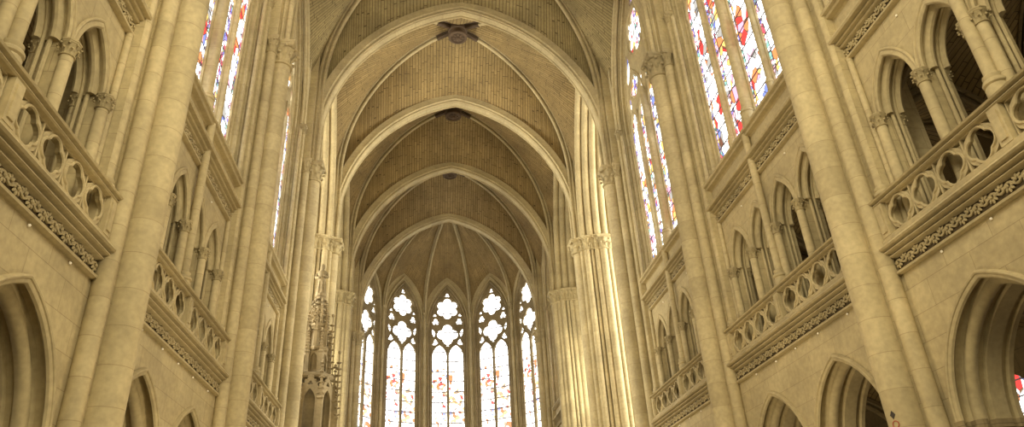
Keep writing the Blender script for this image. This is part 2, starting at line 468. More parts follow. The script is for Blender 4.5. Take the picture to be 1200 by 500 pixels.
# ---- side vaults (aisle and gallery): structure
def side_vault(bm, uvl):
    for y0, y1 in ((-4, 4),):
        vault(bm, uvl, 8.45, 13.0, y0, y1, 3.9, 6.35, 3.9, 6.3, 6.6, n=8)
        vault(bm, uvl, 8.3, 12.4, y0, y1, 8.9, 11.9, 8.9, 11.7, 12.3, n=8)
def side_ribs(bm):
    for (xa, xb, zs, za, zc) in ((8.45, 13.0, 3.9, 6.3, 6.55), (8.3, 12.4, 8.9, 11.85, 12.25)):
        xm, hx = (xa + xb) / 2, (xb - xa) / 2
        for yy in (-4,):
            sweep(bm, [(y, z) for y, z in arch(xm, hx, zs, za, n=9)], [(a * .8 + .02, b * .9) for a, b in RIBP], lambda p, q, b, yy=yy: (p, yy + b, q))
        for y0 in (-4,):
            for sx, sy in ((-1, -1), (1, -1), (-1, 1), (1, 1)):
                half_rib(bm, (xm + sx * hx, sy * 4), (xm, 0), zs, zc, rib_profile(.75, .02), n=9)
sv_me = sr_me = None
for rot, side in SIDES:
    for key, _ in BAYS:
        yc = Y[key] + 4
        if sv_me is None:
            bm = bmesh.new(); uvl = bm.loops.layers.uv.new('UVMap'); side_vault(bm, uvl); o = finish('ceiling_aisle', bm, M['web_ochre'], recalc=False); sv_me = o.data
            bm = bmesh.new(); side_ribs(bm); r = finish('trim_aisle_ribs', bm, M['grey_stone']); sr_me = r.data
        else:
            o = bpy.data.objects.new('ceiling_aisle', sv_me); COL.objects.link(o); r = bpy.data.objects.new('trim_aisle_ribs', sr_me); COL.objects.link(r)
        for q in (o, r): q['kind'] = 'structure'; q['org'] = (0, 0, 0); put(q, rot, (0, yc, 0))

# ------------------------------------------------------------------ bay furniture prototypes (bay coordinates)
# arcade arch
ARCP = [(.145, 7.36), (.13, 7.34), (.05, 7.34), (.015, 7.36), (0, 7.40), (.02, 7.43), (.09, 7.46), (.115, 7.52), (.11, 7.58), (.05, 7.62), (-.01, 7.61), (-.05, 7.63), (-.09, 7.68), (-.10, 7.74), (-.08, 7.80),
        (-.02, 7.83), (.02, 7.87), (-.0, 7.94), (-.08, 7.96), (-.09, 8.24), (-.04, 8.28), (-.04, 8.35), (-.09, 8.38), (-.09, 8.47), (.145, 8.47)]
def make_arcade_arch():
    t = thing('arcade_arch', None, 'arch', (7.4, 0, 0))
    bm = bmesh.new(); sweep(bm, arch(0, AH, AZS, AZA, n=18), ARCP, YZ); finish('arch_moulding', bm, M['carved'], t, smooth=True)
    bm = bmesh.new(); sweep(bm, arch(0, AH + .10, AZS - .0, AZA + .11, n=18), circ(.035, 0, 7.345, 8), YZ); finish('hood_mould', bm, M['carved'], t, smooth=True)
    for s in (-1, 1):
        bm = bmesh.new()
        for z0, z1, g in ((3.38, 3.46, .05), (3.46, 3.58, .0), (3.58, 3.72, .07)):
            ring = [(s * (AH + a - (g if a < .05 else 0)), max(b - g, 7.30)) for a, b in ARCP]
            lo = [bm.verts.new((b, y, z0)) for y, b in ring]; hi = [bm.verts.new((b, y, z1)) for y, b in ring]
            n = len(ring)
            for i in range(n): bm.faces.new((lo[i], lo[(i + 1) % n], hi[(i + 1) % n], hi[i]))
            bm.faces.new(lo[::-1]); bm.faces.new(hi)
        finish('impost', bm, M['grey_stone'], t)
        bm = bmesh.new(); ring = [(s * (AH + a), b) for a, b in ARCP]
        lo = [bm.verts.new((b, y, 0)) for y, b in ring]; hi = [bm.verts.new((b, y, 3.4)) for y, b in ring]; n = len(ring)
        for i in range(n): bm.faces.new((lo[i], lo[(i + 1) % n], hi[(i + 1) % n], hi[i]))
        bm.faces.new(lo[::-1]); bm.faces.new(hi); finish('jamb', bm, M['carved'], t, smooth=True)
    return t

# string course with a carved leaf frieze
def frieze_relief(bm, x, z0, z1, y0, y1, sx=1.):
    zc = (z0 + z1) / 2; h = (z1 - z0); n = int((y1 - y0) / (h * .82)); st = (y1 - y0) / n
    # undulating stem
    path = []
    m = n * 4
    for i in range(m + 1):
        y = y0 + (y1 - y0) * i / m; path.append((y, zc + .22 * h * math.sin(PI * i / 4 * 1.0)))
    sweep(bm, path, circ(.028 * h / .25, 0, x - .02, 5), YZ)
    for i in range(n):
        y = y0 + st * (i + .5); up = 1 if i % 2 else -1
        zc2 = zc + up * .06 * h
        for k in range(5):
            a = PI / 2 * up + (k - 2) * .85
            c = Vector((x - .02, y + .30 * h * math.cos(a), zc2 + .28 * h * math.sin(a)))
            ball(bm, c, .19 * h, .55, 1.25, .62, 6, Matrix.Rotation(a, 3, 'X'))
        ball(bm, (x - .05, y, zc2), .12 * h, seg=6)
def make_string(name, org, prof, fz, y0, y1, studs):
    t = thing(name, None, 'cornice', org)
    bm = bmesh.new(); k = len(prof)
    A = [bm.verts.new((x, y0, z)) for x, z in prof]; B = [bm.verts.new((x, y1, z)) for x, z in prof]
    for i in range(k): bm.faces.new((A[i], A[(i + 1) % k], B[(i + 1) % k], B[i]))
    bm.faces.new(A[::-1]); bm.faces.new(B); finish('moulding', bm, M['carved'], t)
    x, z0, z1 = fz
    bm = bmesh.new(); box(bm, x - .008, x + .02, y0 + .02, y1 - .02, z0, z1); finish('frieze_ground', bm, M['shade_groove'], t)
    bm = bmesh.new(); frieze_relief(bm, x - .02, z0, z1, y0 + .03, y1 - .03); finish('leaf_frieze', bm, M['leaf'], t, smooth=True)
    for y, z, xx in studs:
        bm = bmesh.new(); ball(bm, (xx, y, z), .026, seg=6); finish('stud', bm, M['stud'], t, smooth=True)
    return t
LOWP = [(7.45, 6.56), (7.36, 6.56), (7.30, 6.58), (7.29, 6.62), (7.37, 6.655), (7.385, 6.67), (7.385, 6.90), (7.29, 6.915), (7.26, 6.93), (7.26, 6.95), (7.37, 6.96), (7.37, 6.985), (7.21, 6.995), (7.18, 7.01), (7.18, 7.03),
        (7.30, 7.04), (7.30, 7.06), (7.13, 7.07), (7.10, 7.10), (7.12, 7.14), (7.20, 7.16), (7.26, 7.22), (7.45, 7.22)]
UPP = [(7.75, 11.68), (7.66, 11.68), (7.60, 11.70), (7.59, 11.74), (7.665, 11.775), (7.68, 11.79), (7.68, 12.02), (7.58, 12.035), (7.55, 12.055), (7.56, 12.075), (7.66, 12.085), (7.66, 12.11), (7.50, 12.12), (7.47, 12.14), (7.49, 12.16),
       (7.60, 12.17), (7.60, 12.19), (7.39, 12.20), (7.36, 12.24), (7.38, 12.30), (7.48, 12.38), (7.60, 12.42), (7.60, 12.50), (7.67, 12.54), (7.67, 12.90), (7.63, 12.93), (7.50, 12.95), (7.46, 12.99), (7.50, 13.03), (7.42, 13.06), (7.40, 13.11), (7.43, 13.16),
       (7.56, 13.22), (8.0, 13.27), (8.2, 13.28), (8.2, 12.9), (7.75, 12.9)]

# pierced balustrade
PIT = .745; BY0 = .16
def make_balustrade():
    t = thing('balustrade', None, 'balustrade', (7.35, 0, 7.2))
    zb, zt_ = 7.33, 8.02
    bm = bmesh.new()
    box(bm, 7.22, 7.50, -3.42, 3.42, 7.18, 7.26); box(bm, 7.27, 7.48, -3.40, 3.40, 7.26, zb); finish('plinth', bm, M['carved'], t)
    bm = bmesh.new()
    pr_ = [(7.50, zt_), (7.27, zt_), (7.24, zt_ + .02), (7.25, zt_ + .04), (7.33, zt_ + .05), (7.33, zt_ + .07), (7.20, zt_ + .08), (7.18, zt_ + .11), (7.23, zt_ + .14), (7.33, zt_ + .165), (7.42, zt_ + .165), (7.52, zt_ + .12), (7.53, zt_ + .06)]
    A = [bm.verts.new((x, -3.42, z)) for x, z in pr_]; B = [bm.verts.new((x, 3.42, z)) for x, z in pr_]; k = len(pr_)
    for i in range(k): bm.faces.new((A[i], A[(i + 1) % k], B[(i + 1) % k], B[i]))
    bm.faces.new(A[::-1]); bm.faces.new(B); finish('rail', bm, M['carved'], t)
    for y in (-3.27, 0, 3.27):
        bm = bmesh.new(); w = .125
        box(bm, 7.26, 7.47, y - w, y + w, zb, zt_); box(bm, 7.235, 7.27, y - w * .55, y + w * .55, zb + .08, zt_ - .08)
        finish('post', bm, M['carved'], t)
    first = None
    for s in (-1, 1):
        for k in range(4):
            yc = s * (BY0 + PIT * (k + .5))
            if first is None:
                bm = bmesh.new(); zc = (zb + zt_) / 2; h = (zt_ - zb) / 2; w = PIT / 2
                q = foil(yc, zc, 4, .140, .195, sy=1.02, sz=.98, seg=8)
                holes = [q]
                for a in (-1, 1):
                    for b in (-1, 1):   # pierced corners
                        cy, cz = yc + a * w, zc + b * h
                        holes.append([(cy - a * .018, cz - b * .03), (cy - a * .215, cz - b * .03), (cy - a * .15, cz - b * .07), (cy - a * .075, cz - b * .12), (cy - a * .045, cz - b * .17), (cy - a * .018, cz - b * .27)])
                plate(bm, [(yc - w, zb), (yc + w, zb), (yc + w, zt_), (yc - w, zt_)], holes, 7.35, 7.44)
                sweep(bm, q, circ(.026, .012, 7.345, 6), YZ, closed=True)
                first = finish('quatrefoil_panel', bm, M['carved'], t); fy = yc
            else:
                o = first.copy(); COL.objects.link(o); o.location = (0, yc - fy, 0)
    return t

# gallery arch mouldings and columns
def make_tri_arch():
    t = thing('gallery_arch', None, 'arch', (TX, 0, TZS))
    bm = bmesh.new(); P = arch(0, TH, TZS, TZA, n=12)
    sweep(bm, P, [(.08, TX - .03), (-.01, TX - .05), (-.04, TX - .02), (-.03, TX + .03), (.03, TX + .05), (.03, TX + .10), (-.04, TX + .12), (-.09, TX + .15), (-.10, TX + .20), (-.07, TX + .25), (.01, TX + .27), (.01, TX + .37),
                  (-.08, TX + .40), (-.11, TX + .45), (-.08, TX + .50), (.08, TX + .54)], YZ)
    finish('arch_moulding', bm, M['carved'], t, smooth=True)
    bm = bmesh.new()
    for r_, b_ in ((.04, .24), (.035, .36)): sweep(bm, arch(0, TH, TZS, TZA, z0=7.22, n=12), circ(r_, -.01, TX + b_, 8), YZ)
    finish('jamb_rolls', bm, M['carved'], t, smooth=True)
    bm = bmesh.new(); sweep(bm, arch(0, TH + .10, TZS, TZA + .13, n=12), circ(.035, 0, TX - .02, 8), YZ); finish('hood_mould', bm, M['carved'], t, smooth=True)
    return t
def make_column(r, zb, zc, ze, x, name='gallery_column', sq=True):
    t = thing(name, None, 'column', (x, 0, zb))
    base_obj(t, x, 0, r, zb, .42)
    o = shaft_obj(t, 'shaft', x, 0, r, zb + .40, zc + .02, 16)
    capital_obj(t, x, 0, r, zc, ze - zc, square=sq)
    return t

def make_bay_shaft():
    t = thing('bay_shaft', None, 'shaft', (7.55, 0, 7.25))
    bm = bmesh.new(); box(bm, 7.42, 7.75, -.13, .13, 7.2, 8.27); finish('pedestal', bm, M['carved'], t)
    base_obj(t, 7.55, 0, .115, 8.24, .46)
    shaft_obj(t, 'shaft', 7.55, 0, .105, 8.66, 13.2, 16)
    return t
def make_corner_shaft():
    t = thing('corner_shaft', None, 'shaft', (7.66, 0, 7.2))
    shaft_obj(t, 'shaft', 7.66, 0, .07, 7.6, 11.7, 12)
    base_obj(t, 7.66, 0, .07, 7.2, .42)
    return t

# clerestory window of four lights
def make_window(glass):
    t = thing('window_1', None, None, (GX, 0, WZ0)); del t['category']; t['kind'] = 'structure'
    lw = (2 * WH) / 4
    op = arch(0, WH, WZS, WZA, z0=WZ0, n=22)
    bm = bmesh.new(); uvl = bm.loops.layers.uv.new('UVMap')
    vs = [bm.verts.new((GX + .04, y, z)) for y, z in arch(0, WH + .05, WZS, WZA + .05, z0=WZ0, n=10)]
    f = bm.faces.new(vs)
    for lp in f.loops: lp[uvl].uv = ((lp.vert.co.y + WH) / lw, lp.vert.co.z)
    bmesh.ops.triangulate(bm, faces=bm.faces)
    finish('glass', bm, M[glass], t, recalc=False)
    holes = []
    hw = lw / 2 - .12
    for i in range(4):
        cy = -WH + lw * (i + .5) + (-.05 if i in (1,) else .05 if i in (2,) else 0)
        holes.append(arch(cy, hw, 20.15, 21.25, z0=WZ0 + .02, n=8))
    for s in (-1, 1):
        holes.append(foil(s * 1.34, 22.35, 4, .32, .31))
        # slim pieces beside the small foils
        holes.append([(s * 2.42, 21.35), (s * 2.10, 21.62), (s * 2.12, 22.1), (s * 2.36, 22.4)])
        holes.append([(s * .30, 21.35), (s * .58, 21.62), (s * .56, 22.1), (s * .16, 22.7)])
        holes.append([(s * 1.62, 23.4), (s * 2.12, 22.85), (s * 2.30, 23.3), (s * 1.75, 24.6), (s * 1.55, 24.0)])
        holes.append(foil(s * .96, 26.0 - .9 + .55, 3, .0001 + .12, .14, ph=PI / 2))
    holes.append(foil(0, 24.72, 6, .78, .42))
    holes.append(foil(0, 26.45, 3, .11, .12))
    bm = bmesh.new(); plate(bm, op, holes, GX - .05, GX + .02); 
    # rolls on the tracery
    for s in (-1, 1):
        sweep(bm, arch(s * 1.36, 1.28, 20.6, 23.35, n=14), circ(.05, 0, GX - .06, 6), YZ)
        sweep(bm, [(s * 1.32 + y, 22.35 + z) for y, z in ring_path(.66)], circ(.04, 0, GX - .05, 6), YZ, closed=True)
    sweep(bm, [(y, 24.72 + z) for y, z in ring_path(1.26, 32)], circ(.05, 0, GX - .06, 6), YZ, closed=True)
    for i in range(4):
        cy = -WH + lw * (i + .5) + (-.05 if i in (1,) else .05 if i in (2,) else 0)
        sweep(bm, arch(cy, hw + .03, 20.15, 21.3, n=8), circ(.04, 0, GX - .05, 6), YZ)
    finish('tracery', bm, M['carved'], t)
    for i, (y, r, x) in enumerate(((-lw - .025, .07, GX - .14), (0, .13, GX - .22), (lw + .025, .07, GX - .14))):
        bm = bmesh.new(); cylinder(bm, x, y, r, WZ0, 20.2 if r < .1 else 21.2, 12); box(bm, x, GX, y - r * .9, y + r * .9, WZ0, 21)
        finish('mullion', bm, M['drum'], t, smooth=True)
        base_obj(t, x, y, r, 13.62, .42, 'mullion_base')
        bm = bmesh.new(); lathe(bm, x, y, [(r * 1.7, WZ0), (r * 1.7, 13.64)], 8, PI / 8); finish('mullion_pedestal', bm, M['carved'], t)
    # deep moulded jambs
    bm = bmesh.new()
    JP = [(0, GX + .1), (0, GX - .08), (.04, GX - .11), (.09, GX - .09), (.13, GX - .06), (.15, GX - .14), (.14, GX - .21), (.19, GX - .25), (.24, GX - .21), (.27, GX - .14), (.29, GX - .22), (.28, GX - .30), (.33, GX - .34),
          (.38, GX - .30), (.41, GX - .22), (.44, GX - .30), (.5, GX - .32), (.5, GX + .1)]
    sweep(bm, arch(0, WH, WZS, WZA, z0=13.25, n=22), JP, YZ); finish('jamb_moulding', bm, M['drum'], t, smooth=True)
    return t

# compound pier
def make_pier():
    t = thing('compound_pier', None, 'pier', (XS, 0, 0))
    bm = bmesh.new(); box(bm, 7.12, 8.9, -.52, .52, 0, 31); box(bm, 7.45, 8.9, -.86, .86, 7.2, 31)
    finish('core', bm, M['ashlar'], t)
    def sh(nm, x, y, r, z0, zc, hcap, capname, sq=True):
        o = shaft_obj(t, nm, x, y, r, z0, zc + .02, 24 if r > .2 else 16)
        capital_obj(o, x, y, r, zc, hcap, capname, sq)
        return o
    sh('great_shaft', 6.98, 0, .32, .8, 18.35, .95, 'great_capital'); base_obj(t, 6.98, 0, .32, 0, .8, 'great_base')
    for s in (-1, 1):
        sh('vault_shaft', 7.26, s * .44, .17, .8, 18.6, .70, 'vault_capital'); base_obj(t, 7.26, s * .44, .17, .2, .6, 'shaft_base')
        sh('wall_shaft', 7.50, s * .74, .115, 8.40, 20.5, .50, 'wall_capital'); base_obj(t, 7.50, s * .74, .115, 8.0, .46, 'shaft_base')
        bm = bmesh.new(); lathe(bm, 7.50, s * .74, [(.19, 7.15), (.19, 8.02)], 8, PI / 8); finish('pedestal', bm, M['carved'], t)
        o = shaft_obj(t, 'slender_shaft', 7.56, s * .98, .075, 13.1, 20.6, 12)
    return t

K_arc = Kit(make_arcade_arch()); K_bal = Kit(make_balustrade()); K_tri = Kit(make_tri_arch())
K_low = Kit(make_string('leaf_cornice', (7.35, 0, 6.56), LOWP, (7.385, 6.675, 6.895), -3.42, 3.42, [(y, 6.50, 7.375) for y in (-2.6, -1.3, -.15, .95, 2.2)]))
K_up = Kit(make_string('leaf_cornice', (7.6, 0, 11.68), UPP, (7.68, 11.795, 12.015), -3.2, 3.2, [(y, 11.45, TX - .02) for y in (-1.46, 1.46)]))
K_col = Kit(make_column(.105, 7.15, 9.70, 10.0, TX - .03, sq=False)); K_colb = Kit(make_column(.085, 7.15, 9.72, 10.0, 8.17, 'gallery_rear_column', False))
K_ms = Kit(make_bay_shaft()); K_cs = Kit(make_corner_shaft())
K_pier = Kit(make_pier())
WINK = {}

ORD = {-1: 'nearer', 1: 'farther'}
TRIN = ['first', 'second', 'third', 'last']
wcount = 0
def dy(rot, y): return y if rot == 0 else -y     # bay y -> offset so that +y is always away from the viewer
for rot, side in SIDES:
    for bi, (key, bay) in enumerate(BAYS):
        yc = Y[key] + 4; B0 = (0, yc, 0)
        for s in (-1, 1):
            pass
            K_arc.place(rot, (0, yc + s * ARC, 0), f'{ORD[s]} pointed arcade arch low in the {bay} of the {side} wall', f'arcade arches of the {side} wall')
        K_low.place(rot, B0, f'leaf-carved cornice under the balustrade in the {bay}, {side} wall', f'leaf cornices of the {side} wall')
        K_bal.place(rot, B0, f'pierced quatrefoil stone balustrade in the {bay} of the {side} wall', f'balustrades of the {side} wall')
        K_up.place(rot, B0, f'leaf-carved cornice and sill under the tall window, {bay}, {side} wall', f'leaf cornices of the {side} wall')
        for i, c in enumerate(TRIC):
            if key == 'P' and i == 0: continue
            K_tri.place(rot, (0, yc + c, 0), f'{TRIN[i]} gallery arch from the viewer in the {bay} of the {side} wall', f'gallery arches of the {side} wall')
        for i, c in enumerate((-2.90, -1.46, 0.0, 1.46, 2.90)):
            if key == 'P' and i == 0: continue
            off = c if c else (.17 if True else 0)
            if c == 0:
                for q, w in ((-.13, 'near'), (.13, 'far')):
                    K_col.place(rot, (0, yc + q, 0), f'gallery column on the {w} side of the middle shaft, {bay}, {side} wall', f'gallery columns of the {side} wall')
                continue
            w = {-2.90: 'at the near end', -1.46: 'between the two nearer arches', 1.46: 'between the two farther arches', 2.90: 'at the far end'}[c]
            K_col.place(rot, (0, yc + c, 0), f'slim front gallery column {w}, {bay}, {side} wall', f'gallery columns of the {side} wall')
            K_colb.place(rot, (0, yc + c, 0), f'shadowed rear gallery column {w}, {bay}, {side} wall', f'rear gallery columns of the {side} wall')
        K_ms.place(rot, B0, f'round mid-bay shaft rising past the cornice, {bay}, {side} wall', f'mid-bay shafts of the {side} wall')
        for s in (-1, 1):
            if key == 'P' and s == -1: continue
            K_cs.place(rot, (0, yc + s * 3.08, 0), f'thin corner shaft at the gallery\'s {"near" if s < 0 else "far"} end, {bay}, {side} wall', f'corner shafts of the {side} wall')
        g = ['glass_a', 'glass_b', 'glass_c', 'glass_d'][(bi + (0 if rot == 0 else 2)) % 4]
        if g not in WINK: WINK[g] = Kit(make_window(g))
        w = WINK[g].place(rot, B0); wcount += 1; w.name = f'window_{wcount}'
        w['label'] = f'tall four-light stained glass window in the {bay} of the {side} wall'
    for key, d in (('A', 'between the nearest and second bays'), ('B', 'between the second and third bays'), ('C', 'at the near corner of the crossing'), ('F', 'beside the apse')):
        K_pier.place(rot, (0, Y[key], 0), f'tall compound pier of round shafts {d}, {side} side', f'compound piers of the {side} side')
    # pier just outside the frame keeps the wall closed
o = copy_tree(K_pier.p); put(o, 0, (0, Y['P'], 0), 'compound pier before the nearest bay, right side'); o2 = copy_tree(K_pier.p); put(o2, PI, (0, Y['P'], 0), 'compound pier before the nearest bay, left side')

# ------------------------------------------------------------------ crossing and chancel clusters D, E
def make_cluster():
    t = thing('clustered_pier', None, 'pier', (8.1, 0, 0))
    bm = bmesh.new(); box(bm, 7.15, 9.35, -.52, .55, 0, 31); finish('core', bm, M['ashlar'], t)
    pos = [(6.98, 0, .30), (7.12, -.36, .13), (7.36, -.56, .17), (7.66, -.64, .10), (7.92, -.74, .15), (8.26, -.80, .22), (8.60, -.74, .15), (8.84, -.64, .10), (9.08, -.58, .15), (9.30, -.46, .10)]
    for i, (x, y, r) in enumerate(pos):
        nm = 'great_shaft' if r > .2 else 'shaft'
        o = shaft_obj(t, nm, x, y, r, .6, 18.5, 18); base_obj(o, x, y, r, 0, .6, 'shaft_base')
        capital_obj(o, x, y, r * (1.15 if r > .12 else 1.5), 18.45 if r > .2 else 18.5, .82, 'capital', True, 6)
    # one continuous abacus over the cluster
    bm = bmesh.new(); out = [(6.62, .4), (6.62, -.28), (7.15, -.80), (7.8, -.98), (8.26, -1.12), (8.75, -.98), (9.35, -.78), (9.5, .4)]
    for z0, z1, g in ((19.18, 19.24, -.03), (19.24, 19.32, .03)):
        c = (8.05, -.2); ring = [(c[0] + (x - c[0]) * (1 + g), c[1] + (y - c[1]) * (1 + g)) for x, y in out]
        lo = [bm.verts.new((x, y, z0)) for x, y in ring]; hi = [bm.verts.new((x, y, z1)) for x, y in ring]; n = len(ring)
        for i in range(n): bm.faces.new((lo[i], lo[(i + 1) % n], hi[(i + 1) % n], hi[i]))
        bm.faces.new(lo[::-1]); bm.faces.new(hi)
    finish('abacus', bm, M['carved'], t)
    return t
K_cl = Kit(make_cluster())
def mirror_y(o):   # the left-hand cluster keeps its shafts towards the viewer
    o.scale = (1, -1, 1); return o
for rot, side in SIDES:
    for key, d in (('D', 'at the far corner of the crossing'), ('E', 'in the chancel before the last bay')):
        o = K_cl.place(rot, (0, Y[key], 0), f'broad cluster of slender leaf-capped shafts {d}, {side} side', f'clustered piers of the {side} side')
        if rot: mirror_y(o)

# great side arches over the crossing arms and the chancel bay
def make_side_arch():
    t = thing('crossing_side_arch', None, 'arch', (7.3, 0, ZCAP))
    half = 3.25
    prof = []
    xs = [7.0, 7.42, 7.84, 8.26, 8.68, 9.1, 9.45]
    prof.append((.45, 7.1))
    for i, (xa, xb) in enumerate(zip(xs, xs[1:])):
        dpt = [.22, .08, -.04, -.04, .06, .18][i]
        for k in range(6):
            a = PI * k / 5
            prof.append((dpt - .15 * math.sin(a), (xa + xb) / 2 - .19 * math.cos(a)))
    prof.append((.45, 9.45))
    bm = bmesh.new(); sweep(bm, arch(0, half, ZCAP, 28.2, n=24), prof, YZ); finish('arch_moulding', bm, M['carved'], t, smooth=True)
    return t
K_sa = Kit(make_side_arch())
for rot, side in SIDES:
    K_sa.place(rot, (0, Y['C'] + 4, 0), f'deep many-rolled arch over the {side} arm of the crossing', 'great side arches')
    K_sa.place(rot, (0, Y['D'] + 4, 0), f'deep many-rolled arch in the {side} side of the first chancel bay', 'great side arches')

# walls above the side arches, chancel recess, transept arms
def spandrel(bm):
    out = [(-4, ZCAP)] + arch(0, 3.6, ZCAP, 28.6, n=16) + [(4, ZCAP), (4, 32), (-4, 32)]
    plate(bm, out, [], 7.6, 9.4)
for rot, side in SIDES:
    for key in ('C', 'D'):
        bm = bmesh.new(); spandrel(bm); o = struct('wall_' + side, bm, 'ashlar'); o['org'] = (0, 0, 0); put(o, rot, (0, Y[key] + 4, 0))
    s = 1 if rot == 0 else -1
    bm = bmesh.new()
    X = lambda a, b: (min(s * a, s * b), max(s * a, s * b))
    box(bm, *X(9.4, 9.8), Y['D'] + .5, Y['E'] + .6, 0, 32)                       # back of the chancel recess
    struct('wall_chancel_' + side, bm, 'ashlar')
    # transept arm: east wall with a tall window, west wall, end wall
    bm = bmesh.new(); ye = Y['D'] + .95
    XZ = lambda p, q, b: (s * p, b, q)
    plate(bm, [(9.2, 0), (19, 0), (19, 32), (9.2, 32)], [arch(11.35, 1.75, 20.5, 24.5, z0=11.3)], ye, ye + .6, XZ)
    struct('wall_transept_east_' + side, bm, 'ashlar')
    bm = bmesh.new(); yw = Y['C'] - .6
    plate(bm, [(8.6, 0), (19, 0), (19, 32), (8.6, 32)], [arch(13.5, 2.2, 20.5, 25, z0=11.3)], yw - .6, yw, XZ)
    struct('wall_transept_west_' + side, bm, 'ashlar')
    bm = bmesh.new()
    plate(bm, [(yw - .6, 0), (ye + .6, 0), (ye + .6, 32), (yw - .6, 32)], [arch((yw + ye) / 2, 3.4, 19, 26, z0=8)], 18.4, 19, lambda p, q, b: (s * b, p, q))
    struct('wall_transept_end_' + side, bm, 'ashlar')
    for (nm, pts, fn, lw) in (('a', arch(11.35, 1.75, 20.5, 24.5, z0=11.3), lambda p, q: (s * p, ye + .35, q), 1.17), ('b', arch(13.5, 2.2, 20.5, 25, z0=11.3), lambda p, q: (s * p, yw - .35, q), 1.47),
                              ('c', arch((yw + ye) / 2, 3.4, 19, 26, z0=8), lambda p, q: (s * 18.7, p, q), 1.7)):
        bm = bmesh.new(); uvl = bm.loops.layers.uv.new('UVMap')
        f = bm.faces.new([bm.verts.new(fn(p, q)) for p, q in pts]); o0 = pts[0][0]
        for lp, (p, q) in zip(f.loops, pts): lp[uvl].uv = ((p - o0) / lw, q)
        bmesh.ops.triangulate(bm, faces=bm.faces)
        wcount += 1; t = finish(f'window_{wcount}', bm, M['glass_b'], recalc=False); t['kind'] = 'structure'
        bm = bmesh.new()
        n = round(abs(pts[-1][0] - pts[0][0]) / lw)
        for i in range(1, n):
            p = o0 + (pts[-1][0] - o0) * i / n; a = Vector(fn(p, 8)); 
            z1 = max(q for pp, q in pts) - .8
            lathe(bm, a.x, a.y, [(.12, pts[0][1]), (.12, z1)], 8)
        finish('mullion', bm, M['drum'], t)
    bm = bmesh.new(); uvl = bm.loops.layers.uv.new('UVMap')
    x0, x1 = X(9.4, 18.4)
    vault(bm, uvl, x0, x1, yw, ye, 19.3, 28.5, 19.3, 28.5, 30.5)
    o = finish('ceiling_transept_' + side, bm, M['web'], recalc=False); o['kind'] = 'structure'

# ------------------------------------------------------------------ high vaults
NB = [('O', 'P', 'web'), ('P', 'A', 'web'), ('A', 'B', 'web'), ('B', 'C', 'web'), ('C', 'D', 'web_ochre'), ('D', 'E', 'web_ochre'), ('E', 'F', 'web_ochre')]
for a, b, mt in NB:
    bm = bmesh.new(); uvl = bm.loops.layers.uv.new('UVMap')
    cross = (a, b) in (('C', 'D'), ('D', 'E'))
    vault(bm, uvl, -7.2, 7.2, Y[a], Y[b], ZCAP, ZARCH + .30, ZCAP + (0 if cross else 1.7), 28.6 if cross else 27.9, ZBOSS, n=22, zst=20.5, zsd=23.9)
    o = finish('ceiling', bm, M[mt], recalc=False); o['kind'] = 'structure'

TW = .36
_t = [(.55, TW), (.20, TW), (.17, TW + .03), (.13, TW), (.09, TW - .04), (.09, TW - .07), (.03, TW - .03), (-.02, TW - .05), (-.03, TW - .10), (.0, TW - .13), (.05, TW - .14), (.05, TW - .17), (.0, TW - .19)]
TP = [(a, -b) for a, b in _t] + [(a, b) for a, b in _t[::-1]]
XZP = lambda yy: (lambda p, q, b: (p, yy + b, q))
TN = {'P': 'nearest transverse arch over the nave', 'A': 'second transverse arch over the nave', 'B': 'third transverse arch over the nave',
      'C': 'broad pale arch springing across the nave at the crossing', 'D': 'pointed arch between crossing and chancel with a dark boss above it',
      'E': 'pointed arch in the chancel over ochre vaulting', 'F': 'pointed arch framing the apse and its five windows'}
proto = None
for k in ('A', 'B', 'C', 'D', 'E', 'F'):
    if proto is None:
        t = thing('transverse_arch', None, 'arch', (0, 0, ZCAP))
        bm = bmesh.new(); sweep(bm, arch(0, 6.86, 20.5, ZARCH + .08, n=32, z0=ZCAP), TP, XZP(0)); finish('arch_moulding', bm, M['drum'], t, smooth=True); proto = t; o = t
        o['group'] = 'transverse arches of the high vault'
    else: o = copy_tree(proto)
    o.location = (0, Y[k], ZCAP); o['label'] = TN[k]

